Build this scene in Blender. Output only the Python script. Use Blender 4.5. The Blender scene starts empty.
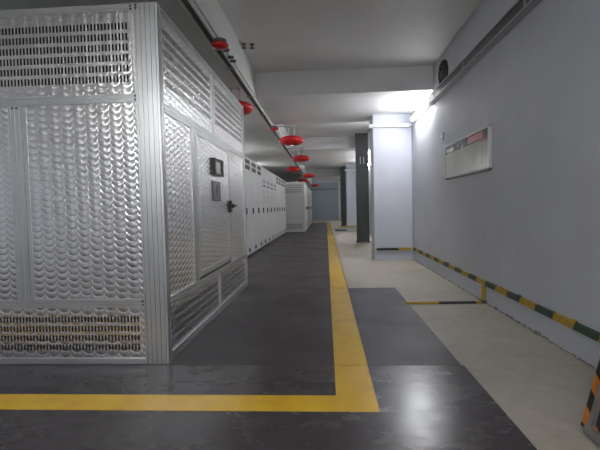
import bpy, math, random
from mathutils import Vector, Matrix
random.seed(7)
S = bpy.context.scene
COL = S.collection

# ------------------------------------------------------------------ camera
RIGHT = Vector((0.99792581, 0.06030227, -0.02253245))
UP = Vector((0.02003234, 0.04174772, 0.99892734))
FWD = Vector((-0.06117826, 0.99730676, -0.04045314))
cd = bpy.data.cameras.new('camera')
cam = bpy.data.objects.new('camera', cd)
COL.objects.link(cam)
cd.sensor_width = 36.0
cd.lens = 36.0 * 430.0 / 600.0
cd.clip_start = 0.02
cd.clip_end = 200
m = Matrix.Identity(4)
for i in range(3):
    m[i][0] = RIGHT[i]
    m[i][1] = UP[i]
    m[i][2] = -FWD[i]
m[2][3] = 1.1
cam.matrix_world = m
S.camera = cam

# ------------------------------------------------------------------ world + exposure
w = bpy.data.worlds.new('world')
S.world = w
w.use_nodes = True
w.node_tree.nodes['Background'].inputs[0].default_value = (0.5, 0.55, 0.6, 1)
w.node_tree.nodes['Background'].inputs[1].default_value = 0.05
S.view_settings.view_transform = 'Standard'
S.view_settings.look = 'None'
S.view_settings.gamma = 1
S.view_settings.use_curve_mapping = False
S.view_settings.exposure = 0.66
LAMP = 70.0        # radiance of the fluorescent tubes

# ------------------------------------------------------------------ helpers
def srgb(r, g, b):
    def f(c):
        c /= 255.0
        return c / 12.92 if c <= 0.04045 else ((c + 0.055) / 1.055) ** 2.4
    return (f(r), f(g), f(b), 1.0)

MATS = {}

class NT:
    def __init__(self, name):
        self.m = bpy.data.materials.new(name)
        self.m.use_nodes = True
        self.t = self.m.node_tree
        self.b = self.t.nodes['Principled BSDF']
        MATS[name] = self.m
    def n(self, typ, **k):
        o = self.t.nodes.new(typ)
        for a, v in k.items():
            setattr(o, a, v)
        return o
    def link(self, a, b):
        self.t.links.new(a, b)
    def val(self, x, sock):
        if isinstance(x, (int, float)):
            sock.default_value = x
        else:
            self.link(x, sock)
    def math(self, op, a, b=None, c=None):
        o = self.n('ShaderNodeMath', operation=op)
        self.val(a, o.inputs[0])
        if b is not None:
            self.val(b, o.inputs[1])
        if c is not None:
            self.val(c, o.inputs[2])
        return o.outputs[0]
    def pos(self):
        g = self.n('ShaderNodeNewGeometry')
        s = self.n('ShaderNodeSeparateXYZ')
        self.link(g.outputs['Position'], s.inputs[0])
        return g.outputs['Position'], s.outputs
    def noise(self, scale, detail=4, rough=0.55, vec=None, stretch=None):
        p = vec
        if p is None:
            p, _ = self.pos()
        if stretch:
            mp = self.n('ShaderNodeMapping')
            mp.inputs['Scale'].default_value = stretch
            self.link(p, mp.inputs['Vector'])
            p = mp.outputs[0]
        o = self.n('ShaderNodeTexNoise')
        o.inputs['Scale'].default_value = scale
        o.inputs['Detail'].default_value = detail
        o.inputs['Roughness'].default_value = rough
        self.link(p, o.inputs['Vector'])
        return o.outputs['Fac']
    def ramp(self, fac, stops, interp='LINEAR'):
        o = self.n('ShaderNodeValToRGB')
        o.color_ramp.interpolation = interp
        e = o.color_ramp.elements
        while len(e) < len(stops):
            e.new(0.5)
        for q, (p, c) in zip(e, stops):
            q.position = p
            q.color = c if len(c) == 4 else (*c, 1)
        self.link(fac, o.inputs[0])
        return o.outputs[0]
    def bump(self, h, strength, dist=0.01):
        o = self.n('ShaderNodeBump')
        o.inputs['Strength'].default_value = strength
        o.inputs['Distance'].default_value = dist
        self.link(h, o.inputs['Height'])
        self.link(o.outputs[0], self.b.inputs['Normal'])
    def set(self, col=None, rough=None, metal=None, **k):
        if col is not None:
            if isinstance(col, tuple):
                self.b.inputs['Base Color'].default_value = col
            else:
                self.link(col, self.b.inputs['Base Color'])
        if rough is not None:
            self.val(rough, self.b.inputs['Roughness'])
        if metal is not None:
            self.b.inputs['Metallic'].default_value = metal
        for a, v in k.items():
            self.b.inputs[a].default_value = v
        return self.m

def scale_col(c, f):
    return (min(1, c[0] * f), min(1, c[1] * f), min(1, c[2] * f), 1)

def basic(name, col, rough=0.5, metal=0.0, var=0.12, nscale=6.0, bump=0.0):
    t = NT(name)
    f = t.noise(nscale, 5)
    t.set(t.ramp(f, [(0.3, scale_col(col, 1 - var)), (0.7, scale_col(col, 1 + var))]), rough, metal)
    if bump:
        t.bump(t.noise(nscale * 12, 4), bump)
    return t.m

def engine_turned(name, axis, relief):
    """overlapping brushed discs: the brushing direction turns round each disc"""
    t = NT(name)
    _, xyz = t.pos()
    h = xyz[axis]
    z = xyz[2]
    c, p, R = 0.088, 0.047, 0.0455
    du = t.math('MULTIPLY', t.math('SUBTRACT', t.math('FRACT', t.math('DIVIDE', t.math('ADD', h, 50.0), c)), 0.5), c)
    s = t.math('SQRT', t.math('SUBTRACT', R * R, t.math('MULTIPLY', du, du)))
    ci = t.math('FLOOR', t.math('DIVIDE', t.math('ADD', h, 50.0), c))
    tt = t.math('DIVIDE', t.math('ADD', z, t.math('ADD', s, t.math('MULTIPLY_ADD', ci, p * 0.2, 10.0))), p)
    k = t.math('MULTIPLY', t.math('FRACT', tt), p)
    cell = t.n('ShaderNodeCombineXYZ')
    t.link(ci, cell.inputs[0])
    t.link(t.math('FLOOR', tt), cell.inputs[1])
    wn = t.n('ShaderNodeTexWhiteNoise', noise_dimensions='2D')
    t.link(cell.outputs[0], wn.inputs['Vector'])
    wc = t.n('ShaderNodeSeparateColor')
    t.link(wn.outputs['Color'], wc.inputs[0])
    r1 = t.math('SUBTRACT', wc.outputs[0], 0.5)
    r2 = t.math('SUBTRACT', wc.outputs[1], 0.5)
    dy = t.math('SUBTRACT', k, s)
    cb = t.n('ShaderNodeCombineXYZ')
    t.link(t.math('MULTIPLY', dy, -1.0), cb.inputs[axis])
    t.link(du, cb.inputs[2])
    t.link(cb.outputs[0], t.b.inputs['Tangent'])
    edge = t.math('DIVIDE', k, p)
    rad = t.math('SQRT', t.math('ADD', t.math('MULTIPLY', du, du), t.math('MULTIPLY', dy, dy)))
    col = t.ramp(edge, [(0.0, (0.50, 0.50, 0.49)), (0.16, (0.80, 0.80, 0.79)), (1.0, (0.88, 0.88, 0.87))])
    t.set(col, 0.27, 1.0, Anisotropic=0.7)
    arch = t.math('MULTIPLY', edge, t.math('SUBTRACT', 1.0, edge))
    hgt = t.math('ADD', t.math('MULTIPLY', arch, t.math('MULTIPLY_ADD', r1, 0.8, 1.6)),
                 t.math('ADD', t.math('MULTIPLY', t.math('DIVIDE', rad, R), -0.12), t.math('MULTIPLY', t.math('DIVIDE', du, R), t.math('MULTIPLY', r2, 0.18))))
    t.bump(hgt, 1.0, relief)
    return t.m

def stripes(name, ca, cb, period, axis, shear_axis=None, shear=0.0, phase=0.0, rough=0.5, duty=0.5):
    t = NT(name)
    _, xyz = t.pos()
    v = xyz[axis]
    if shear_axis is not None:
        v = t.math('MULTIPLY_ADD', xyz[shear_axis], shear, v)
    f = t.math('FRACT', t.math('DIVIDE', t.math('ADD', v, 40.0 + phase), period))
    g = t.math('ADD', f, t.math('MULTIPLY', t.math('SUBTRACT', t.noise(30, 3), 0.5), 0.08))
    col = t.ramp(g, [(0.0, ca), (duty, cb)], 'CONSTANT')
    mx = t.n('ShaderNodeMix', data_type='RGBA', blend_type='MULTIPLY')
    mx.inputs[0].default_value = 1.0
    t.link(col, mx.inputs[6])
    t.link(t.ramp(t.noise(25, 5), [(0.3, (0.7, 0.7, 0.7)), (0.6, (1, 1, 1))]), mx.inputs[7])
    t.set(mx.outputs[2], rough)
    return t.m

def emitter(name, col, strength):
    t = NT(name)
    t.b.inputs['Base Color'].default_value = (0.9, 0.9, 0.9, 1)
    t.b.inputs['Emission Color'].default_value = col
    t.b.inputs['Emission Strength'].default_value = strength
    return t.m

# ------------------------------------------------------------------ materials
def wall_paint(name, col, bump=0.25):
    t = NT(name)
    f = t.noise(1.1, 6, 0.6)
    t.set(t.ramp(f, [(0.3, scale_col(col, 0.92)), (0.7, scale_col(col, 1.05))]), 0.62)
    a = t.noise(4.0, 6, 0.65)
    t.bump(a, bump, 0.03)
    return t.m

wall_paint('wall_paint', (0.50, 0.52, 0.565, 1), 0.30)
wall_paint('ceiling_paint', (0.76, 0.765, 0.775, 1), 0.12)
wall_paint('soffit_paint', (0.70, 0.705, 0.68, 1), 0.12)
wall_paint('column_paint', (0.53, 0.555, 0.63, 1), 0.10)
wall_paint('shutter_paint', (0.33, 0.39, 0.44, 1), 0.05)

def concrete():
    t = NT('concrete')
    f = t.noise(0.9, 8, 0.62)
    g = t.noise(9, 6, 0.7)
    mixf = t.math('MULTIPLY_ADD', g, 0.45, t.math('MULTIPLY', f, 0.6))
    t.set(t.ramp(mixf, [(0.36, (0.31, 0.28, 0.225)), (0.5, (0.385, 0.352, 0.29)), (0.66, (0.45, 0.415, 0.35))]), 0.55)
    t.bump(t.noise(40, 6, 0.7), 0.2, 0.006)
concrete()

def mat_rubber(name, scuff):
    t = NT(name)
    f = t.noise(2.2, 6, 0.6)
    col = t.ramp(f, [(0.3, (0.043, 0.035, 0.039)), (0.7, (0.058, 0.048, 0.053))])
    if scuff:
        g = t.noise(3.4, 7, 0.66, stretch=(1.0, 1.7, 1.0))
        r = t.ramp(g, [(0.42, (0.235,) * 3), (0.50, (0.255,) * 3), (0.60, (0.29,) * 3)])
        t.set(col, 0.4)
        t.link(r, t.b.inputs['Roughness'])
        t.bump(t.noise(7.0, 6, 0.6, stretch=(1, 1.5, 1)), 0.05, 0.03)
    else:
        g = t.noise(1.4, 5, 0.6)
        r = t.ramp(g, [(0.35, (0.42,) * 3), (0.65, (0.56,) * 3)])
        t.set(col, 0.4)
        t.link(r, t.b.inputs['Roughness'])
        t.bump(t.noise(2.0, 3), 0.05, 0.03)
    t.b.inputs['Specular IOR Level'].default_value = 0.38
mat_rubber('rubber', False)
mat_rubber('rubber_worn', True)

def yellow_paint():
    t = NT('yellow_line')
    f = t.noise(5, 6, 0.65, stretch=(1, 0.6, 1))
    t.set(t.ramp(f, [(0.3, (0.70, 0.40, 0.008)), (0.55, (0.82, 0.50, 0.012)), (0.75, (0.84, 0.54, 0.025))]), 0.17)
    t.bump(t.noise(3.5, 3, stretch=(0.5, 2.2, 1)), 0.08, 0.03)
yellow_paint()

engine_turned('turned_front', 0, 0.0024)
engine_turned('turned_side', 1, 0.0048)
basic('aluminium', (0.62, 0.63, 0.63, 1), 0.38, 0.9, 0.06, 3)
basic('aluminium_post', (0.60, 0.61, 0.61, 1), 0.36, 0.9, 0.06, 3)
basic('inner_dark', (0.012, 0.012, 0.013, 1), 0.7)
basic('black_plastic', (0.014, 0.014, 0.015, 1), 0.4)
basic('screen_grey', (0.42, 0.43, 0.43, 1), 0.25)
basic('plate_grey', (0.27, 0.28, 0.28, 1), 0.45)
basic('plate_dark', (0.10, 0.105, 0.105, 1), 0.45)
basic('switchgear_grey', (0.56, 0.57, 0.57, 1), 0.38, 0.0, 0.05, 2)
basic('switchgear_grey_b', (0.50, 0.51, 0.515, 1), 0.38, 0.0, 0.05, 2)
basic('vent_dark', (0.022, 0.022, 0.024, 1), 0.6)
basic('dark_steel', (0.062, 0.068, 0.070, 1), 0.5, 0.0, 0.12, 4)
basic('galvanised', (0.42, 0.43, 0.43, 1), 0.42, 0.85, 0.12, 10)
basic('trunk_light', (0.68, 0.69, 0.68, 1), 0.42, 0.1, 0.08, 8)
basic('trunk_dark', (0.10, 0.10, 0.10, 1), 0.5)
basic('tray_dark', (0.085, 0.088, 0.092, 1), 0.42, 0.3, 0.2, 8)
basic('tray_lip', (0.42, 0.43, 0.45, 1), 0.4, 0.3, 0.08, 8)
basic('red_enamel', (0.60, 0.016, 0.020, 1), 0.28, 0.0, 0.06, 3)
basic('red_plastic', (0.58, 0.02, 0.02, 1), 0.38)
basic('white_plastic', (0.72, 0.72, 0.72, 1), 0.4)
basic('white_paint', (0.75, 0.75, 0.76, 1), 0.5)
basic('fan_black', (0.012, 0.014, 0.015, 1), 0.4)
basic('sheet_pale', (0.44, 0.46, 0.39, 1), 0.22, 0.0, 0.08, 3)
basic('sheet_ink', (0.21, 0.235, 0.20, 1), 0.4)
basic('sheet_band', (0.085, 0.10, 0.10, 1), 0.2, 0.0, 0.3, 6)
basic('sheet_red', (0.45, 0.075, 0.06, 1), 0.3, 0.0, 0.15, 12)
basic('sheet_light', (0.60, 0.62, 0.56, 1), 0.3)
basic('rubble', (0.25, 0.235, 0.21, 1), 0.85, 0.0, 0.4, 20, 0.4)
basic('tape_yellow', (0.50, 0.32, 0.03, 1), 0.5)
YEL = (0.50, 0.315, 0.03, 1)
GRN = (0.035, 0.075, 0.045, 1)
BLK = (0.018, 0.018, 0.018, 1)
stripes('rail_stripe', YEL, GRN, 0.56, 1, 2, 0.5, -0.085)
stripes('rail_stripe_x', BLK, YEL, 0.86, 0, None, 0.0, 0.27, duty=0.5)
stripes('bar_stripe', YEL, BLK, 0.78, 0, None, 0.0, -0.29, duty=0.48)
stripes('hazard', (0.62, 0.20, 0.022, 1), (0.014, 0.013, 0.013, 1), 0.155, 2, 1, -0.55, 0.03)
emitter('tube_glow', (0.98, 0.985, 1.0, 1), LAMP)

# ------------------------------------------------------------------ geometry
class MB:
    def __init__(self):
        self.v = []
        self.f = []
    def quad_prism(self, pts, L):
        """extrude the closed polygon pts (3D) along L"""
        n = len(pts)
        b = len(self.v)
        L = Vector(L)
        self.v += [Vector(p) for p in pts] + [Vector(p) + L for p in pts]
        self.f.append(tuple(range(b + n - 1, b - 1, -1)))
        self.f.append(tuple(range(b + n, b + 2 * n)))
        for i in range(n):
            j = (i + 1) % n
            self.f.append((b + i, b + j, b + n + j, b + n + i))
        return self
    def box(self, x0, x1, y0, y1, z0, z1):
        return self.quad_prism([(x0, y0, z0), (x1, y0, z0), (x1, y1, z0), (x0, y1, z0)], (0, 0, z1 - z0))
    def bbox(self, x0, x1, y0, y1, z0, z1, c):
        """box with the four vertical edges chamfered"""
        return self.quad_prism([(x0 + c, y0, z0), (x1 - c, y0, z0), (x1, y0 + c, z0), (x1, y1 - c, z0),
                                (x1 - c, y1, z0), (x0 + c, y1, z0), (x0, y1 - c, z0), (x0, y0 + c, z0)], (0, 0, z1 - z0))
    def tube(self, p, q, r, n=10):
        p = Vector(p)
        q = Vector(q)
        d = (q - p).normalized()
        a = d.orthogonal().normalized()
        b = d.cross(a)
        return self.quad_prism([p + (a * math.cos(2 * math.pi * i / n) + b * math.sin(2 * math.pi * i / n)) * r for i in range(n)], q - p)
    def lathe(self, c, axis, prof, n=24):
        """prof: list of (radius, height along axis)"""
        c = Vector(c)
        d = Vector(axis).normalized()
        a = d.orthogonal().normalized()
        e = d.cross(a)
        base = len(self.v)
        k = len(prof)
        for i in range(n):
            t = 2 * math.pi * i / n
            for r, h in prof:
                self.v.append(c + d * h + (a * math.cos(t) + e * math.sin(t)) * max(r, 1e-4))
        for i in range(n):
            j = (i + 1) % n
            for q in range(k - 1):
                self.f.append((base + i * k + q, base + j * k + q, base + j * k + q + 1, base + i * k + q + 1))
        self.f.append(tuple(base + i * k for i in range(n - 1, -1, -1)))
        self.f.append(tuple(base + i * k + k - 1 for i in range(n)))
        return self
    def grooved(self, o, Lv, sv, tv, width, depth, n, gw=0.006, gd=0.006):
        """extruded profile with n grooves on its outer face"""
        o, sv, tv = Vector(o), Vector(sv), Vector(tv)
        pts = [(0, 0), (0, depth)]
        for i in range(n):
            c = (i + 0.5) * width / n
            pts += [(c - gw / 2, depth), (c - gw / 2, depth - gd), (c + gw / 2, depth - gd), (c + gw / 2, depth)]
        pts += [(width, depth), (width, 0)]
        return self.quad_prism([o + sv * a + tv * b for a, b in pts], Lv)
    def holed(self, o, hv, uv, nv, W, H, xs, zs, th=0.003):
        """sheet W x H with slots: xs / zs lists of (start, end); th thickness"""
        o, hv, uv, nv = Vector(o), Vector(hv), Vector(uv), Vector(nv)
        ex = [0.0]
        for a, b in xs:
            ex += [a, b]
        ex.append(W)
        ez = [0.0]
        for a, b in zs:
            ez += [a, b]
        ez.append(H)
        nx, nz = len(ex), len(ez)
        b = len(self.v)
        for k in (0, 1):
            for j in range(nz):
                for i in range(nx):
                    self.v.append(o + hv * ex[i] + uv * ez[j] - nv * (th * k))
        I = lambda i, j, k: b + k * nx * nz + j * nx + i
        for j in range(nz - 1):
            for i in range(nx - 1):
                if i % 2 == 1 and j % 2 == 1:
                    for (i0, j0, i1, j1) in ((i, j, i + 1, j), (i + 1, j, i + 1, j + 1), (i + 1, j + 1, i, j + 1), (i, j + 1, i, j)):
                        self.f.append((I(i0, j0, 0), I(i1, j1, 0), I(i1, j1, 1), I(i0, j0, 1)))
                else:
                    self.f.append((I(i, j, 0), I(i + 1, j, 0), I(i + 1, j + 1, 0), I(i, j + 1, 0)))
                    self.f.append((I(i, j, 1), I(i, j + 1, 1), I(i + 1, j + 1, 1), I(i + 1, j, 1)))
        return self
    def build(self, name, mat, parent=None, smooth=False, origin=None):
        o = Vector((0, 0, 0))
        q = parent
        while q is not None:
            o = o + q.location
            q = q.parent
        own = Vector(origin) if origin is not None else None
        if own is None and parent is None:
            own = Vector((0, 0, 0))
        if own is None:
            own = o.copy()
        me = bpy.data.meshes.new(name)
        me.from_pydata([tuple(v - own) for v in self.v], [], self.f)
        me.update()
        import bmesh
        bm = bmesh.new()
        bm.from_mesh(me)
        bmesh.ops.recalc_face_normals(bm, faces=bm.faces)
        bm.to_mesh(me)
        bm.free()
        if smooth:
            for p in me.polygons:
                p.use_smooth = True
        me.materials.append(MATS[mat])
        ob = bpy.data.objects.new(name, me)
        COL.objects.link(ob)
        ob.location = own - o
        if parent is not None:
            ob.parent = parent
        return ob

def tag(o, label=None, cat=None, group=None, kind=None):
    if label:
        o['label'] = label
    if cat:
        o['category'] = cat
    if group:
        o['group'] = group
    if kind:
        o['kind'] = kind
    return o

def thing(name, loc, label, cat, group=None):
    e = bpy.data.objects.new(name, None)
    e.empty_display_size = 0.1
    COL.objects.link(e)
    e.location = loc
    return tag(e, label, cat, group)

def copy_tree(o, parent=None):
    c = o.copy()
    COL.objects.link(c)
    if parent is not None:
        c.parent = parent
    for ch in list(o.children):
        copy_tree(ch, c)
    return c

def struct(name, mb, mat, label=None):
    o = mb.build(name, mat)
    o['kind'] = 'structure'
    if label:
        o['label'] = label
    return o

# ================================================================== THE SETTING
XW = 1.74            # right wall
ZC = 3.30            # slab
ZS = 2.92            # beam soffits
YE = 34.9            # far end
YB = -6.0            # behind the camera
XL = -5.0

struct('floor', MB().box(XL, XW + 0.2, YB, YE + 0.3, -0.2, 0.0), 'concrete')
struct('ceiling', MB().box(XL, XW + 0.2, YB, YE + 0.3, ZC, ZC + 0.2), 'ceiling_paint')
struct('wall_right', MB().box(XW, XW + 0.2, YB, YE + 0.3, 0.0, ZC), 'wall_paint')
struct('wall_left', MB().box(XL - 0.2, XL, YB, YE + 0.3, 0.0, ZC), 'wall_paint')
struct('wall_front', MB().box(XL, XW, YB - 0.2, YB, 0.0, ZC), 'wall_paint')
# far wall round a wide shutter opening
wb = MB()
wb.box(XL, -1.9, YE, YE + 0.25, 0, ZC).box(1.12, XW, YE, YE + 0.25, 0, ZC).box(-1.9, 1.12, YE, YE + 0.25, 3.05, ZC)
struct('wall_back', wb, 'wall_paint')
d1 = struct('door_1', MB().box(-1.9, 1.12, YE + 0.14, YE + 0.2, 0, 2.52), 'shutter_paint', 'blue grey roller shutter closing the far end')
d1['label'] = 'blue grey shutter door closing the far end of the passage'
MB().box(-1.9, 1.12, YE + 0.02, YE + 0.24, 2.56, 3.05).build('shutter_box', 'shutter_paint', d1)
MB().box(-1.9, 1.12, YE + 0.10, YE + 0.2, 2.52, 2.56).build('shutter_slot', 'vent_dark', d1)
for k in range(20):
    MB().box(-1.9, 1.12, YE + 0.132, YE + 0.14, 0.02 + k * 0.125, 0.02 + k * 0.125 + 0.117).build('slat', 'shutter_paint', d1)
MB().box(1.02, 1.12, YE - 0.03, YE + 0.12, 0, 3.05).build('door_jamb', 'white_paint', d1)
MB().box(-1.9, 1.12, YE - 0.10, YE + 0.14, 0.0, 0.07).build('threshold', 'concrete', d1)

# beams under the slab
struct('ceiling_beam', MB().box(XL, -1.10, YB, YE, ZS, ZC), 'soffit_paint', 'long low beam running over the left side of the passage')
struct('ceiling_beam', MB().box(-1.10, XW, 7.03, 9.45, ZS, ZC), 'ceiling_paint', 'wide cross beam above the nearest column')
struct('ceiling_beam', MB().box(-1.10, XW, 13.65, 18.5, ZS, ZC), 'ceiling_paint', 'wide cross beam above the dark steel post')
struct('ceiling_beam', MB().box(-1.10, XW, 25.2, 26.4, ZS - 0.05, ZC), 'ceiling_paint', 'farthest cross beam near the shutter')
struct('ceiling_beam', MB().box(-1.10, XW, -2.0, -1.2, ZS, ZC), 'ceiling_paint', 'cross beam behind the viewer')

# broken mortar edge where the right wall meets the floor
rb = MB()
y = 1.4
while y < 8.7:
    dl = random.uniform(0.03, 0.11)
    big = 0.6 if y < 4.6 else 0.3
    hh = random.uniform(0.008, 0.045) * big
    ww = random.uniform(0.006, 0.035) * big
    rb.quad_prism([(XW, y, 0), (XW, y + dl, 0), (XW - ww, y + dl * 0.8, 0), (XW - ww * random.uniform(0.4, 1), y + dl * 0.2, 0)], (random.uniform(0, 0.006), 0, hh))
    y += dl * random.uniform(0.9, 1.3)
struct('baseboard_right', rb, 'rubble', 'crumbling mortar edge along the foot of the right wall')

# ================================================================== FLOOR MATS AND LINES
MT = 0.006
def floor_mat(x0, x1, y0, y1, mat, label, cut=None):
    o = MB().box(x0, x1, y0, y1, 0.0, MT).build('rubber_mat', mat, origin=((x0 + x1) / 2, (y0 + y1) / 2, 0))
    return tag(o, label, 'floor mat', 'dark grey rubber floor mats')
floor_mat(-4.9, 0.912, -4.0, 2.935, 'rubber_worn', 'nearest dark grey rubber mat, worn and shiny in the foreground')
floor_mat(-4.9, 0.897, 2.941, 5.765, 'rubber', 'dark grey rubber mat beside the near metal enclosure')
floor_mat(-4.9, 0.275, 5.777, 13.9, 'rubber', 'dark grey rubber mat in front of the switchgear row')
floor_mat(-4.9, 0.275, 13.908, 20.5, 'rubber', 'dark grey rubber mat before the ribbed enclosure')
floor_mat(-4.9, 0.275, 20.508, 30.0, 'rubber', 'farthest dark grey rubber mat toward the shutter')

lm = MB()
for a, b in ((2.262, 2.935), (2.941, 5.765), (5.777, 13.9), (13.908, 20.5), (20.508, 29.5)):
    lm.box(0.036, 0.264, a, b, MT, MT + 0.0012)
tag(lm.build('floor_line', 'yellow_line', origin=(0.15, 2.3, MT)), 'long yellow painted floor line running down the passage', 'floor marking')
tag(MB().box(-4.4, 0.036, 2.262, 2.458, MT, MT + 0.0012).build('floor_line', 'yellow_line', origin=(-2, 2.36, MT)),
    'yellow painted floor line crossing in front of the metal enclosure', 'floor marking')

# ================================================================== NEAR METAL ENCLOSURE
FX, FY = -1.135, 2.96
HT = 2.54
XA = -3.30
YA = 6.07
Z0 = MT
T = thing('transformer_enclosure', ((FX + XA) / 2, (FY + YA) / 2, Z0), 'large near enclosure of swirl-brushed aluminium panels with slotted vents', 'metal cabinet')
MB().box(XA + 0.06, FX - 0.06, FY + 0.06, YA - 0.06, Z0 + 0.03, HT - 0.05).build('inner_body', 'inner_dark', T)
MB().box(XA, FX - 0.004, FY + 0.004, YA, HT - 0.02, HT - 0.004).build('roof_panel', 'aluminium', T)
MB().box(XA, XA + 0.03, FY + 0.1, YA, Z0, HT - 0.03).build('side_panel', 'aluminium', T)
MB().box(XA + 0.03, FX - 0.06, YA - 0.03, YA, Z0, HT - 0.03).build('rear_panel', 'aluminium', T)

# corner post: grooves on both outer faces
def corner_post(xl, xr, yf, yb, sgn=1):
    pts = [(xl, yb), (xl, yf + 0.0)]
    n, gw, gd = 5, 0.008, 0.008
    wd = xr - xl
    for i in range(n):
        c = xl + (i + 0.5) * wd / n
        pts += [(c - gw / 2, yf), (c - gw / 2, yf + gd), (c + gw / 2, yf + gd), (c + gw / 2, yf)]
    r = 0.012
    pts += [(xr - r, yf), (xr - r * 0.3, yf + r * 0.3), (xr, yf + r)]
    c = (yf + yb) / 2 + 0.004
    pts += [(xr, c - gw / 2), (xr - gd, c - gw / 2), (xr - gd, c + gw / 2), (xr, c + gw / 2), (xr, yb)]
    return MB().quad_prism([(a, b, Z0) for a, b in pts], (0, 0, HT - Z0))
corner_post(FX - 0.172, FX, FY, FY + 0.06).build('corner_post', 'aluminium_post', T)
MB().grooved((XA, FY + 0.06, Z0), (0, 0, HT - Z0), (1, 0, 0), (0, -1, 0), 0.172, 0.06, 5, 0.008, 0.008).build('corner_post', 'aluminium_post', T)
MB().grooved((FX - 0.06, YA - 0.055, Z0), (0, 0, HT - Z0), (0, 1, 0), (1, 0, 0), 0.055, 0.06, 2, 0.005, 0.006).build('corner_post', 'aluminium_post', T)

PX = FX - 0.172                 # inner edge of the front post
def front_rail(z0, z1, x0, x1, n=3):
    MB().grooved((x0, FY + 0.05, z0), (x1 - x0, 0, 0), (0, 0, 1), (0, -1, 0), z1 - z0, 0.044, n, 0.005, 0.006).build('front_rail', 'aluminium', T)
def side_rail(z0, z1, y0, y1, n=3, nm='side_rail', out=0.044):
    return MB().grooved((FX - 0.05, y0, z0), (0, y1 - y0, 0), (0, 0, 1), (1, 0, 0), z1 - z0, out, n, 0.005, 0.006).build(nm, 'aluminium', T)

XI = XA + 0.172
front_rail(2.495, 2.54, XI, PX, 2)
front_rail(1.865, 1.922, XI, PX)
front_rail(0.416, 0.474, XI, PX)
front_rail(Z0, 0.045, XI, PX, 2)
# front mullion
MB().grooved((-2.25, FY + 0.05, 0.474), (0, 0, 1.865 - 0.474), (1, 0, 0), (0, -1, 0), 0.10, 0.044, 3, 0.006, 0.006).build('mullion', 'aluminium', T)
MB().box(-2.148, -2.122, FY + 0.012, FY + 0.05, 0.474, 1.865).build('panel_edge', 'aluminium', T)
# smooth swirl panels
def fpanel(x0, x1, z0, z1):
    MB().box(x0, x1, FY + 0.016, FY + 0.024, z0, z1).build('panel', 'turned_front', T)
fpanel(-2.122, PX, 0.474, 1.865)
fpanel(XI, -2.25, 0.474, 1.865)
# slotted panels
def slot_list(L, margin, pitch, wd):
    n = int((L - 2 * margin) / pitch)
    s = (L - (n - 1) * pitch - wd) / 2
    return [(s + i * pitch, s + i * pitch + wd) for i in range(n)]
def rows(z0, centres, h):
    return [(c - h / 2 - z0, c + h / 2 - z0) for c in centres]
UPR = [2.394 - 0.0725 * i for i in range(6)]
LOR = [0.327 - 0.0675 * i for i in range(4)]
W = PX - XI
MB().holed((XI, FY + 0.016, 1.922), (1, 0, 0), (0, 0, 1), (0, -1, 0), W, 2.495 - 1.922,
           slot_list(W, 0.045, 0.0250, 0.0125), rows(1.922, UPR[::-1], 0.047)).build('vent_panel', 'turned_front', T)
MB().holed((XI, FY + 0.016, 0.045), (1, 0, 0), (0, 0, 1), (0, -1, 0), W, 0.416 - 0.045,
           slot_list(W, 0.03, 0.0245, 0.0115), rows(0.045, LOR[::-1], 0.041)).build('vent_panel', 'turned_front', T)

# side face
YS = FY + 0.06
YT = YA - 0.055
side_rail(2.495, 2.54, YS, YT, 2)
side_rail(1.805, 1.875, YS, YT, 3)
side_rail(0.415, 0.472, YS, YT, 3)
side_rail(Z0, 0.07, YS, YT, 2)
def side_mullion(y0, y1, z0, z1, n=2, nm='mullion', out=0.042):
    return MB().grooved((FX - 0.05, y0, z0), (0, 0, z1 - z0), (0, 1, 0), (1, 0, 0), y1 - y0, out, n, 0.006, 0.006).build(nm, 'aluminium', T)
side_mullion(4.405, 4.455, 1.875, 2.495, 1)
side_mullion(3.66, 3.78, 0.472, 1.805, 2)
side_mullion(5.05, 5.085, 0.472, 1.805, 1)
side_mullion(4.49, 4.53, 0.07, 0.415, 1)
def spanel(y0, y1, z0, z1, parent=T, x=FX - 0.016):
    return MB().box(x - 0.008, x, y0, y1, z0, z1).build('panel', 'turned_side', parent)
spanel(YS, 3.66, 0.472, 1.805)
spanel(5.085, YT, 0.472, 1.805)
for y0, y1 in ((YS, 4.405), (4.455, YT)):
    MB().holed((FX - 0.016, y0, 1.875), (0, 1, 0), (0, 0, 1), (1, 0, 0), y1 - y0, 2.495 - 1.875,
               slot_list(y1 - y0, 0.05, 0.0250, 0.0125), rows(1.875, UPR[::-1], 0.047)).build('vent_panel', 'turned_side', T)
for y0, y1 in ((YS, 4.49), (4.53, YT)):
    MB().holed((FX - 0.016, y0, 0.07), (0, 1, 0), (0, 0, 1), (1, 0, 0), y1 - y0, 0.415 - 0.07,
               slot_list(y1 - y0, 0.04, 0.0245, 0.0115), rows(0.07, LOR[::-1], 0.041)).build('vent_panel', 'turned_side', T)
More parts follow.
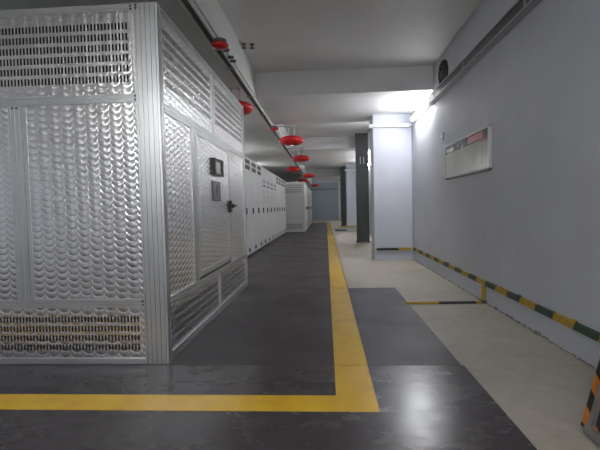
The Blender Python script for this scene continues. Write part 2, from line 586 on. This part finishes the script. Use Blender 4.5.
# the door
D = MB().box(FX - 0.022, FX - 0.010, 3.80, 5.045, 0.545, 1.775).build('door', 'turned_side', T)
MB().grooved((FX - 0.03, 3.80, 0.495), (0, 1.245, 0), (0, 0, 1), (1, 0, 0), 0.05, 0.03, 3, 0.005, 0.005).build('door_rail', 'aluminium', D)
MB().grooved((FX - 0.03, 3.80, 1.775), (0, 1.245, 0), (0, 0, 1), (1, 0, 0), 0.027, 0.026, 1, 0.004, 0.004).build('door_rail', 'aluminium', D)
MB().box(FX - 0.03, FX - 0.003, 3.785, 3.808, 0.495, 1.80).build('door_stile', 'aluminium', D)
MB().box(FX - 0.03, FX - 0.003, 5.02, 5.046, 0.495, 1.80).build('door_stile', 'aluminium', D)
fr = MB()
y0, y1, z0, z1 = 4.30, 4.66, 1.455, 1.625
fr.box(FX - 0.01, FX + 0.028, y0, y0 + 0.05, z0, z1).box(FX - 0.01, FX + 0.028, y1 - 0.05, y1, z0, z1)
fr.box(FX - 0.01, FX + 0.028, y0 + 0.05, y1 - 0.05, z0, z0 + 0.02).box(FX - 0.01, FX + 0.028, y0 + 0.05, y1 - 0.05, z1 - 0.02, z1)
fo = fr.build('display_frame', 'black_plastic', D)
MB().box(FX - 0.01, FX + 0.012, y0 + 0.05, y1 - 0.05, z0 + 0.02, z1 - 0.02).build('display', 'screen_grey', fo)
pl = MB().box(FX - 0.010, FX - 0.004, 4.29, 4.62, 1.19, 1.392).build('warning_plate', 'plate_grey', D)
pl['label'] = 'grey warning plate with a dark lightning bolt'
bolt = [(4.47, 1.365), (4.40, 1.285), (4.445, 1.285), (4.42, 1.215), (4.51, 1.30), (4.465, 1.30), (4.50, 1.365)]
MB().quad_prism([(FX - 0.004, a, b) for a, b in bolt], (0.001, 0, 0)).build('plate_mark', 'plate_dark', pl)
for a, b, c, d in ((4.29, 4.62, 1.19, 1.197), (4.29, 4.62, 1.385, 1.392), (4.29, 4.303, 1.197, 1.385), (4.607, 4.62, 1.197, 1.385)):
    MB().box(FX - 0.004, FX - 0.003, a, b, c, d).build('plate_border', 'plate_dark', pl)
hd = MB()
hd.box(FX - 0.010, FX + 0.018, 5.02, 5.085, 1.06, 1.20)
hd.box(FX + 0.018, FX + 0.05, 5.04, 5.07, 1.115, 1.16).box(FX + 0.04, FX + 0.055, 5.04, 5.17, 1.125, 1.15)
h_ = hd.build('handle', 'black_plastic', D)
h_['label'] = 'black lever handle'
# screw heads at the rail ends
def screws(pts):
    for p in pts:
        MB().box(p[0] - 0.006, p[0] + 0.006, p[1] - 0.003, p[1] + 0.003, p[2] - 0.006, p[2] + 0.006).build('screw', 'black_plastic', T)
for z in (1.880, 1.907, 0.432, 0.458):
    screws([(PX - 0.009, FY + 0.005, z)])
for z in (2.505, 2.525):
    screws([(PX - 0.02, FY + 0.005, z), (PX + 0.02, FY - 0.001, z)])
for x in (-2.217, -2.185):
    screws([(x, FY + 0.005, 1.852)])
for z in (1.825, 1.857, 2.505, 2.53):
    MB().box(FX - 0.008, FX - 0.003, YS + 0.006, YS + 0.02, z - 0.007, z + 0.007).build('screw', 'black_plastic', T)

# ================================================================== SWITCHGEAR ROW
RX = -1.75
UH = 2.26
UW = 0.85
def unit_proto(kind):
    r = thing('switchgear_cabinet', (RX - 0.4, 0, Z0), '', 'switchgear', 'grey switchgear cabinets in a row')
    g0, g1 = -UW / 2 + 0.004, UW / 2 - 0.004
    x = RX
    def B(nm, mat, *a, parent=None):
        mb = MB()
        mb.box(*a)
        return mb.build(nm, mat, parent or r)
    B('body', 'switchgear_grey_b', x - 0.8, x - 0.02, g0, g1, Z0 + 0.06, UH)
    B('plinth', 'trunk_dark', x - 0.78, x - 0.05, g0, g1, Z0, Z0 + 0.06)
    dm = 'switchgear_grey' if kind != 'meter' else 'switchgear_grey_b'
    if kind == 'vent':
        hp = B('head_panel', 'switchgear_grey', x - 0.02, x + 0.002, g0 + 0.004, g1 - 0.004, 1.955, UH - 0.005)
        for j in (0, 1):
            zz = 1.985 + j * 0.13
            B('vent', 'vent_dark', x - 0.01, x + 0.004, g0 + 0.10, g1 - 0.16, zz, zz + 0.095, parent=hp)
    else:
        B('head_panel', 'switchgear_grey', x - 0.02, x + 0.002, g0 + 0.004, g1 - 0.004, 1.955, UH - 0.005)
    ud = B('instrument_door', dm, x - 0.02, x + 0.004, g0 + 0.004, g1 - 0.004, 1.685, 1.95)
    md = B('door', 'switchgear_grey', x - 0.02, x + 0.004, g0 + 0.004, g1 - 0.004, 0.25, 1.68)
    if kind == 'meter':
        for a, b in ((-0.2, 1.86), (0.0, 1.86), (0.2, 1.86)):
            B('meter', 'plate_grey', x - 0.004, x + 0.015, a - 0.045, a + 0.045, b - 0.035, b + 0.035, parent=ud)
        for a in (-0.22, -0.11, 0.0, 0.11):
            MB().lathe((x + 0.004, a, 1.74), (1, 0, 0), [(0.02, 0), (0.02, 0.012), (0.012, 0.018)], 10).build('indicator_lamp', 'plate_dark', ud)
        for a0, a1, b0, b1 in ((-0.2, -0.17, 1.18, 1.62), (-0.2, 0.15, 1.44, 1.47), (0.12, 0.15, 1.25, 1.44), (-0.05, 0.06, 1.56, 1.60)):
            B('mimic_line', 'plate_grey', x, x + 0.006, a0, a1, b0, b1, parent=md)
    kp = B('kick_panel', 'switchgear_grey', x - 0.02, x + 0.003, g0 + 0.004, g1 - 0.004, 0.07, 0.245)
    B('kick_vent', 'vent_dark', x - 0.01, x + 0.006, -0.13, 0.11, 0.115, 0.205, parent=kp)
    hb = B('handle', 'black_plastic', x, x + 0.03, -0.36, -0.31, 0.98, 1.12, parent=md)
    return r
units = []
protos = {}
ulabels = ['vented grey switchgear cabinet just emerging behind the near metal enclosure',
           'vented grey switchgear cabinet, first fully seen past the near metal enclosure',
           'vented grey switchgear cabinet, second past the near metal enclosure',
           'vented grey switchgear cabinet, third past the near metal enclosure, before the metered ones',
           'metered grey switchgear cabinet nearest the viewer',
           'metered grey switchgear cabinet, second of four',
           'metered grey switchgear cabinet, third of four',
           'metered grey switchgear cabinet farthest from the viewer',
           'far vented grey switchgear cabinet right after the metered ones',
           'far vented grey switchgear cabinet, second after the metered ones',
           'far vented grey switchgear cabinet, third after the metered ones',
           'last vented grey switchgear cabinet against the ribbed enclosure']
kinds = ['vent'] * 4 + ['meter'] * 4 + ['vent'] * 4
for i, k in enumerate(kinds):
    if k not in protos:
        protos[k] = u = unit_proto(k)
    else:
        u = copy_tree(protos[k])
    u.location = (RX - 0.4, 8.4 + UW * (i + 0.5), Z0)
    u['label'] = ulabels[i]

# ================================================================== FAR RIBBED ENCLOSURE AND ROW BEHIND
EX, EY = -0.955, 19.3
E = thing('ribbed_enclosure', (-1.8, 20.8, Z0), 'pale ribbed metal enclosure standing across the end of the switchgear row', 'metal cabinet')
EH = 2.25
MB().box(-2.75, EX - 0.03, EY + 0.03, 22.4, Z0, EH - 0.03).build('body', 'switchgear_grey_b', E)
for a, b in ((-2.75, -2.68), (EX - 0.07, EX)):
    MB().box(a, b, EY, EY + 0.07, Z0, EH).build('corner_post', 'aluminium', E)
for a, b in ((Z0, 0.10), (0.42, 0.47), (1.66, 1.72), (2.19, EH)):
    MB().box(-2.68, EX - 0.07, EY, EY + 0.04, a, b).build('front_rail', 'switchgear_grey', E)
    MB().box(EX - 0.04, EX, EY + 0.07, 22.4, a, b).build('side_rail', 'switchgear_grey', E)
for k in range(14):
    x0 = -2.66 + k * 0.115
    MB().box(x0, x0 + 0.075, EY + 0.008, EY + 0.035, 0.47, 1.66).build('rib', 'switchgear_grey', E)
for k in range(4):
    MB().box(-2.60, EX - 0.12, EY + 0.020, EY + 0.032, 1.78 + k * 0.10, 1.84 + k * 0.10).build('vent', 'plate_grey', E)
for k in range(3):
    MB().box(-2.60, EX - 0.12, EY + 0.020, EY + 0.032, 0.15 + k * 0.085, 0.20 + k * 0.085).build('vent', 'plate_grey', E)
for a, b in ((19.40, 20.85), (20.90, 22.35)):
    d_ = MB().box(EX - 0.035, EX - 0.010, a, b, 0.47, 1.66).build('door', 'switchgear_grey', E)
    MB().box(EX - 0.01, EX + 0.03, b - 0.12, b - 0.05, 1.0, 1.14).build('handle', 'black_plastic', d_)
fl = ['pale cabinet directly behind the far ribbed enclosure', 'pale cabinet second behind the far ribbed enclosure',
      'pale cabinet third behind the far ribbed enclosure', 'pale cabinet last in line toward the blue shutter']
fu = None
for i in range(4):
    if fu is None:
        fu = thing('far_cabinet', (-1.4, 0, Z0), '', 'switchgear', 'pale cabinets behind the ribbed enclosure')
        MB().box(-1.85, EX - 0.02, -0.79, 0.79, Z0, 2.2).build('body', 'switchgear_grey_b', fu)
        q = MB().box(EX - 0.02, EX, -0.77, 0.77, 0.1, 1.65).build('door', 'switchgear_grey', fu)
        MB().box(EX, EX + 0.03, -0.6, -0.5, 1.0, 1.14).build('handle', 'black_plastic', q)
        MB().box(EX - 0.02, EX, -0.77, 0.77, 1.67, 2.18).build('head_panel', 'switchgear_grey', fu)
        u = fu
    else:
        u = copy_tree(fu)
    u.location = (-1.4, 22.45 + 1.6 * (i + 0.5), Z0)
    u['label'] = fl[i]

# ================================================================== COLUMNS
def column(x0, y0, y1, top, label, lab2, lab3):
    c = thing('column', ((x0 + XW) / 2, (y0 + y1) / 2, 0), label, 'column', 'painted concrete columns')
    MB().bbox(x0, XW, y0, y1, 0, top, 0.02).build('shaft', 'column_paint', c)
    z = 2.66
    pipe = thing('conduit', (x0, y0, z), lab2, 'conduit', 'conduits strapped round the columns')
    ya = y0 - 0.003
    MB().box(x0 - 0.003, XW - 0.003, ya - 0.05, ya, z, z + 0.05).build('front_run', 'galvanised', pipe)
    MB().box(x0 - 0.065, x0 - 0.003, ya - 0.065, ya, z - 0.02, z + 0.06).build('elbow', 'galvanised', pipe)
    MB().box(XW - 0.16, XW - 0.06, ya - 0.062, ya, z - 0.012, z + 0.062).build('junction', 'galvanised', pipe)
    side = thing('conduit', (x0, y0, z), lab3, 'conduit', 'conduits strapped round the columns')
    MB().box(x0 - 0.053, x0 - 0.003, y0, y1, z, z + 0.05).build('side_run', 'galvanised', side)
    MB().box(x0 - 0.056, x0 - 0.003, y1 - 0.12, y1 - 0.09, z - 0.004, z + 0.054).build('saddle', 'galvanised', side)
    return c
column(0.955, 8.75, 9.25, ZS, 'nearest pale blue grey concrete column against the right wall', 'grey metal conduit across the front of the nearest column near the ceiling', 'short grey conduit along the left side of the nearest column')
column(0.915, 18.95, 19.5, ZC, 'farther pale concrete column beyond the dark posts', 'grey metal conduit across the front of the farther column', 'short grey conduit along the left side of the farther column')

def steel_post(x0, x1, y, top, label, num):
    p = thing('steel_post', ((x0 + x1) / 2, y, 0), label, 'post', 'dark grey steel posts')
    MB().box(x0, x1, y, y + 0.10, 0.0, top).build('web', 'dark_steel', p)
    MB().box(x0, x0 + 0.05, y - 0.018, y, 0.0, top).build('flange', 'dark_steel', p)
    MB().box(x1 - 0.05, x1, y - 0.018, y, 0.0, top).build('flange', 'dark_steel', p)
    MB().box(x0 - 0.02, x1 + 0.03, y - 0.04, y + 0.12, 0.0, 0.03).build('foot_plate', 'trunk_dark', p)
    if num:
        for a in (-0.05, 0.05):
            c = (x0 + x1) / 2 + a
            o = MB().box(c - 0.012, c + 0.012, y - 0.005, y, 2.375, 2.585).build('painted_numeral', 'white_paint', p)
            o['label'] = 'white painted digit 1'
    return p
steel_post(0.925, 1.30, 13.16, ZC, 'nearer dark grey steel post marked 11', True)
steel_post(0.835, 1.12, 24.1, ZC, 'farther dark grey steel post beside the far column', False)

# striped guard bars round the column feet and along the wall
RZ0, RZ1 = 0.200, 0.256
g = thing('guard_rail', (XW, 5, 0), 'low yellow and green striped guard rail along the right wall', 'guard rail')
MB().box(XW - 0.025, XW, 1.0, 8.70, RZ0, RZ1).build('rail', 'rail_stripe', g)
for yy in (2.62, 3.05, 3.9, 4.32, 6.2):
    MB().quad_prism([(XW - 0.02, yy, RZ1), (XW - 0.02, yy + 0.10, RZ1), (XW - 0.018, yy + 0.08, RZ1 + 0.012), (XW - 0.018, yy + 0.03, RZ1 + 0.018)], (0.004, 0, 0)).build('peeling_tape', 'rail_stripe', g)
MB().box(XW - 0.04, XW - 0.005, 4.815, 4.85, 0.0, RZ0).build('post', 'tape_yellow', g)
MB().box(XW - 0.055, XW, 4.80, 4.87, 0.0, 0.035).build('post_foot', 'trunk_dark', g)
g2 = tag(MB().box(0.985, XW - 0.045, 8.715, 8.75, RZ0, RZ1 - 0.01).build('guard_rail', 'rail_stripe_x', origin=(1.3, 8.73, 0.2)),
         'black and yellow guard strip across the foot of the nearest column', 'guard rail')
g3 = tag(MB().box(0.60, XW - 0.05, 18.91, 18.95, RZ0, RZ1).build('guard_rail', 'tape_yellow', origin=(1.3, 18.9, 0.2)),
         'yellow guard strip across the foot of the farther column', 'guard rail')
g4 = tag(MB().box(0.857, XW - 0.05, 4.80, 4.845, 0.0, 0.022).build('floor_bar', 'bar_stripe', origin=(1.2, 4.82, 0)),
         'thin black and yellow bar lying across the beige floor', 'floor bar')
g5 = tag(MB().box(0.40, 0.9, 19.3, 20.6, 0.0, 0.05).build('floor_shade', 'trunk_dark', origin=(0.65, 20, 0)),  # thin dark slab in place of a shadow strip on the floor
         'dark slab standing in for the shadow on the floor beside the farther column', 'floor shade')

# ================================================================== RIGHT WALL FITTINGS
tr = thing('cable_trunking', (XW, 1.6, 2.70), 'long dark cable trunking running high along the right wall', 'cable trunking')
TX = XW - 0.075
MB().box(TX, XW - 0.002, -4.0, 7.08, 2.705, 2.80).build('channel', 'tray_dark', tr)
MB().box(TX - 0.012, XW - 0.002, -4.0, 7.08, 2.80, 2.815).build('lip', 'tray_lip', tr)
MB().box(TX - 0.012, XW - 0.002, -4.0, 7.08, 2.69, 2.705).build('lip', 'tray_lip', tr)
for yy in (0.5, 2.1, 3.7, 5.3, 6.7):
    MB().box(TX - 0.006, TX, yy, yy + 0.025, 2.705, 2.80).build('clip', 'tray_lip', tr)

f_ = thing('wall_fan', (XW, 6.385, 2.76), 'round black wall fan above the cable trunking', 'fan')
c = (XW, 6.385, 2.985)
MB().lathe(c, (-1, 0, 0), [(0.185, 0), (0.185, 0.03), (0.172, 0.04), (0.160, 0.03), (0.155, 0.012)], 32).build('housing', 'fan_black', f_, True)
MB().lathe(c, (-1, 0, 0), [(0.05, 0.012), (0.05, 0.04), (0.035, 0.05)], 16).build('hub', 'plate_dark', f_)
for k in range(5):
    t0 = 2 * math.pi * k / 5
    pts = []
    for r, dt in ((0.045, -0.15), (0.145, -0.35), (0.15, 0.25), (0.045, 0.35)):
        pts.append((XW - 0.02 - 0.008 * (dt > 0), c[1] + r * math.cos(t0 + dt), c[2] + r * math.sin(t0 + dt)))
    MB().quad_prism(pts, (-0.004, 0, 0)).build('blade', 'dark_steel', f_)
for rr in (0.09, 0.14):
    ring = MB()
    for q in range(24):
        a, b = 2 * math.pi * q / 24, 2 * math.pi * (q + 1) / 24
        ring.tube((XW - 0.052, c[1] + rr * math.cos(a), c[2] + rr * math.sin(a)), (XW - 0.052, c[1] + rr * math.cos(b), c[2] + rr * math.sin(b)), 0.003, 4)
    for q in range(4):
        a = math.pi * q / 4
        if rr > 0.1:
            ring.tube((XW - 0.05, c[1] + 0.17 * math.cos(a), c[2] + 0.17 * math.sin(a)), (XW - 0.05, c[1] - 0.17 * math.cos(a), c[2] - 0.17 * math.sin(a)), 0.003, 4)
    ring.build('guard_ring', 'plate_dark', f_)

nb = thing('notice_board', (XW, 5.46, 1.45), 'framed pale notice board with a dark header hung on the right wall', 'notice board')
BX = XW - 0.025
by0, by1, bz0, bz1 = 4.63, 6.30, 1.45, 1.925
MB().box(BX + 0.003, XW, by0 + 0.02, by1 - 0.02, bz0 + 0.02, bz1 - 0.02).build('sheet', 'sheet_pale', nb)
fw = 0.024
for a in ((by0, by1, bz0, bz0 + fw, 'plate_dark'), (by0, by1, bz1 - fw, bz1, 'galvanised'), (by0, by0 + fw, bz0 + fw, bz1 - fw, 'trunk_light'), (by1 - fw, by1, bz0 + fw, bz1 - fw, 'trunk_light')):
    MB().box(BX - 0.008, XW, *a[:4]).build('frame', a[4], nb)
hb = MB().box(BX + 0.001, BX + 0.003, by0 + fw, by1 - fw, 1.80, bz1 - fw).build('header', 'sheet_band', nb)
MB().box(BX, BX + 0.001, 4.82, 5.32, 1.815, bz1 - fw - 0.012).build('red_print', 'sheet_red', hb)
MB().box(BX, BX + 0.001, 5.9, 6.22, 1.815, 1.86).build('light_print', 'sheet_light', hb)
MB().box(BX + 0.001, BX + 0.003, 4.68, 4.95, 1.775, 1.80).build('red_print', 'sheet_red', nb)
for a, b, c2, d in ((4.85, 6.15, 1.73, 1.738), (4.85, 6.15, 1.545, 1.553), (4.85, 4.862, 1.545, 1.738), (6.14, 6.152, 1.545, 1.738), (5.0, 6.0, 1.69, 1.696), (5.0, 6.0, 1.64, 1.650), (5.1, 5.9, 1.60, 1.606)):
    MB().box(BX + 0.0015, BX + 0.003, a, b, c2, d).build('printed_line', 'sheet_ink', nb)
for k in range(9):
    yy = 5.05 + k * 0.11
    MB().box(BX + 0.0015, BX + 0.003, yy, yy + 0.008, 1.57, 1.69).build('printed_line', 'sheet_ink', nb)

sk = thing('wall_socket', (XW, 6.49, 2.06), 'small white box on the right wall above the notice board', 'switch box')
MB().bbox(XW - 0.022, XW, 6.43, 6.55, 2.06, 2.15, 0.008).build('cover', 'white_plastic', sk)
MB().box(XW - 0.026, XW - 0.022, 6.465, 6.515, 2.085, 2.125).build('button', 'white_plastic', sk)

# ================================================================== HAZARD BARRIER (right edge)
hbq = thing('hazard_barrier', (1.3, 1.7, 0), 'leaning barrier board with orange and black stripes and grey frame', 'barrier')
LEAN = 0.27
def slab(s0, s1, y0, y1, t0, t1):
    """piece of the leaning board: s along the slope, t outward (towards -x)"""
    n = Vector((-1, 0, LEAN)).normalized()
    d = Vector((LEAN, 0, 1)).normalized()
    o = Vector((1.205, 0, 0.0))
    def P(s, y, t):
        return o + d * s + n * t + Vector((0, y, 0))
    return [P(s0, y0, t0), P(s1, y0, t0), P(s1, y1, t0), P(s0, y1, t0)], n * (t1 - t0)
def lean_part(nm, mat, *a):
    p, L = slab(*a)
    return MB().quad_prism(p, L).build(nm, mat, hbq)
lean_part('board', 'hazard', 0.02, 0.72, 1.25, 2.12, -0.02, 0.0)
lean_part('bottom_rail', 'galvanised', 0.012, 0.05, 1.25, 2.06, 0.0, 0.02)
lean_part('top_rail', 'galvanised', 0.69, 0.73, 1.25, 2.10, 0.0, 0.02)
lean_part('upright', 'galvanised', 0.05, 0.69, 2.025, 2.05, 0.0, 0.02)
lean_part('upright', 'galvanised', 0.05, 0.69, 1.29, 1.32, 0.0, 0.02)
for yy in (1.33, 2.00):
    MB().tube((1.395, yy, 0.66), (1.60, yy, 0.0), 0.012).build('rear_leg', 'galvanised', hbq)

# ================================================================== CEILING FITTINGS
tk = thing('lighting_trunking', (-1.17, 14, ZS), 'double edged metal trunking running along under the left ceiling beam', 'cable trunking')
MB().box(-1.205, -1.135, -4, 30, ZS - 0.015, ZS - 0.003).build('back', 'trunk_dark', tk)
MB().box(-1.225, -1.205, -4, 30, ZS - 0.05, ZS - 0.003).build('edge', 'trunk_light', tk)
MB().box(-1.135, -1.118, -4, 30, ZS - 0.05, ZS - 0.003).build('edge', 'trunk_light', tk)
for yy in (4.84, 5.07, 5.2):
    MB().box(-1.118, -1.05, yy, yy + 0.035, ZS - 0.045, ZS - 0.02).build('cable_clip', 'trunk_dark', tk)
for yy in (3.2, 5.4, 6.8, 8.2, 10.5, 13.0, 16.0, 19.0):
    MB().box(-1.24, -1.10, yy, yy + 0.03, ZS - 0.056, ZS - 0.05).build('bracket', 'galvanised', tk)

def detector(y, label):
    d = thing('fire_detector', (-1.065, y, 2.80), label, 'detector', 'red fire detectors under the trunking')
    z = ZS - 0.06
    MB().lathe((-1.065, y, z), (0, 0, -1), [(0.045, -0.0), (0.07, 0.005), (0.07, 0.035), (0.06, 0.045)], 20).build('base', 'plate_dark', d)
    MB().lathe((-1.065, y, z - 0.045), (0, 0, -1), [(0.06, 0), (0.088, 0.004), (0.090, 0.018), (0.075, 0.036), (0.03, 0.046)], 24).build('cover', 'red_plastic', d, True)
    return d
detector(4.48, 'flat red fire detector nearest the viewer, above the metal enclosure')
detector(9.25, 'small red fire detector just before the largest red ellipsoid')

def dome_proto():
    d = thing('extinguisher', (0, 0, 0), '', 'extinguisher', 'red hanging powder extinguishers')
    a, b = 0.27, 0.102
    prof = []
    for i in range(13):
        t = -math.pi / 2 + math.pi * i / 12
        prof.append((a * math.cos(t) ** 0.8 if abs(math.cos(t)) > 1e-6 else 0.001, b * math.sin(t)))
    MB().lathe((0, 0, 0), (0, 0, 1), prof, 32).build('vessel', 'red_enamel', d, True)
    MB().lathe((0, 0, -b - 0.03), (0, 0, 1), [(0.02, 0), (0.035, 0.01), (0.035, 0.035)], 12).build('nozzle', 'galvanised', d)
    MB().lathe((0, 0, 0), (0, 0, 1), [(a * 0.99, -0.006), (a + 0.005, -0.004), (a + 0.005, 0.004), (a * 0.99, 0.006)], 32).build('seam', 'red_enamel', d)
    for s in (-1, 1):
        MB().tube((0.06 * s, 0, b - 0.01), (0.06 * s, 0, ZS - 0.06 - 2.56), 0.008, 8).build('hanger', 'galvanised', d)
    MB().box(-0.09, 0.09, -0.02, 0.02, ZS - 0.072 - 2.56, ZS - 0.06 - 2.56).build('ceiling_bracket', 'galvanised', d)
    return d
dm = dome_proto()
spots = [(-1.335, 6.50, 'red hanging extinguisher partly hidden behind the top of the metal enclosure', 0),
         (-0.72, 9.40, 'largest fully seen red hanging extinguisher, nearest in the right row', 1),
         (-0.72, 12.9, 'red hanging extinguisher second in the right row', 1),
         (-1.22, 16.3, 'red hanging extinguisher in the left row, above the far switchgear', 0),
         (-0.76, 19.9, 'red hanging extinguisher third in the right row', 1),
         (-1.22, 23.4, 'small red hanging extinguisher above the ribbed enclosure', 0),
         (-0.72, 29.0, 'smallest red hanging extinguisher, just above the blue shutter', 1)]
for i, (x, y, lab, arm) in enumerate(spots):
    o = dm if i == 0 else copy_tree(dm)
    o.location = (x, y, 2.62 if i == 0 else 2.56)
    o['label'] = lab
for i, (x, y, lab, arm) in enumerate(spots):
    if arm:
        ar = MB().box(-1.118, x + 0.10, y - 0.02, y + 0.02, ZS - 0.06, ZS - 0.035).build('support_arm', 'galvanised', origin=(-0.9, y, ZS))
        tag(ar, 'steel arm carrying the ' + lab, 'bracket', 'steel arms carrying the extinguishers')

for i, (x, y, lab) in enumerate([(-1.05, 5.78, 'small dark sprinkler head on the ceiling right of the nearest detector'), (-0.945, 5.80, 'small dark sprinkler head farther from the trunking, just before the cross beam')]):
    s_ = thing('sprinkler', (x, y, ZC), lab, 'sprinkler', 'dark sprinkler heads')
    MB().lathe((x, y, ZC), (0, 0, -1), [(0.035, 0), (0.03, 0.012), (0.012, 0.015), (0.012, 0.05)], 12).build('stem', 'trunk_dark', s_)
    MB().lathe((x, y, ZC - 0.05), (0, 0, -1), [(0.012, 0), (0.035, 0.004), (0.035, 0.008)], 12).build('deflector', 'trunk_dark', s_)

# ================================================================== LAMPS
def tube_lamp(p, q, label, drop=(0, 0, -1), big=False):
    p, q = Vector(p), Vector(q)
    l = thing('tube_lamp', (p + q) / 2, label, 'lamp', 'white tube lamps')
    d = (q - p).normalized()
    up = Vector(drop) * -1
    sd = d.cross(up).normalized()
    hb = MB()
    hb.quad_prism([p + up * 0.02 - sd * 0.03, p + up * 0.02 + sd * 0.03, p + up * 0.05 + sd * 0.03, p + up * 0.05 - sd * 0.03], q - p)
    hb.build('housing', 'white_plastic', l)
    MB().tube(p + d * 0.03, q - d * 0.03, (0.034 if big == 2 else 0.024) if big else 0.016, 10).build('tube', 'tube_glow', l, True)
    for a in (p, q - d * 0.03):
        MB().quad_prism([a + up * 0.02 - sd * 0.02, a + up * 0.02 + sd * 0.02, a - up * 0.02 + sd * 0.02, a - up * 0.02 - sd * 0.02], d * 0.03).build('end_cap', 'white_plastic', l)
    return l
WL = (-1, 0, 0)
tube_lamp((1.66, 7.12, 2.72), (1.66, 8.32, 2.72), 'glowing tube lamp at the end of the dark wall trunking', WL, 2)
tube_lamp((1.69, 10.2, 2.72), (1.69, 11.4, 2.72), 'added fill tube lamp on the right wall hidden behind the nearest column', WL, True)  # unseen, added to light the front of the steel post
tube_lamp((1.69, 14.3, 2.72), (1.69, 15.5, 2.72), 'added tube lamp on the right wall just past the dark steel post', WL, True)  # second tube, added to brighten the far soffit
tube_lamp((1.69, 16.2, 2.72), (1.69, 17.4, 2.72), 'tube lamp on the right wall hidden behind the dark steel post', WL, True)
tube_lamp((1.69, 20.6, 2.72), (1.69, 21.8, 2.72), 'added fill tube lamp on the right wall behind the farther column', WL, True)  # unseen, added for more light in the far passage
tube_lamp((1.69, 28.0, 2.72), (1.69, 29.2, 2.72), 'tube lamp on the right wall near the blue shutter', WL, True)
tube_lamp((1.69, 31.5, 2.72), (1.69, 32.7, 2.72), 'last tube lamp on the right wall, added as fill beside the blue shutter', WL, True)  # unseen, added to brighten the shutter
FILL_LAMPS = [(-2.0, -0.9, ZS, 2.45, 'added hanging fill lamp above and left of the viewer'), (0.3, -0.9, ZC, 2.45, 'added hanging fill lamp right above the viewer'),  # unseen pair added as fill for the ceiling and enclosure front
      (-3.2, 7.6, ZS, 2.62, 'added hanging fill lamp hidden behind the near metal enclosure'), (-3.2, 12.4, ZS, 2.62, 'added hanging fill lamp hidden behind the metered switchgear'),  # these and the next are added, out of sight, to brighten the left soffit
      (-3.2, 17.0, ZS, 2.62, 'added hanging fill lamp hidden behind the far switchgear')]
for i, (x, y, top, zz, lab) in enumerate(FILL_LAMPS):
    l = tube_lamp((x, y, zz), (x, y + 1.2, zz), lab, big=True)
    for a in (0.2, 1.0):
        MB().tube((x, y + a, zz + 0.05), (x, y + a, top), 0.006, 6).build('hanger', 'galvanised', l)
for x, lab in ((-3.3, 'added crosswise fill lamp behind the viewer, leftmost'), (-1.6, 'added crosswise fill lamp behind the viewer, middle'), (0.1, 'added crosswise fill lamp behind the viewer, rightmost')):  # unseen row added to brighten the enclosure front and near ceiling
    l = tube_lamp((x, -2.6, 2.4), (x + 1.3, -2.6, 2.4), lab, big=True)
    for a in (0.2, 1.0):
        MB().tube((x + a, -2.6, 2.45), (x + a, -2.6, ZS if x + a < -1.1 else ZC), 0.006, 6).build('hanger', 'galvanised', l)
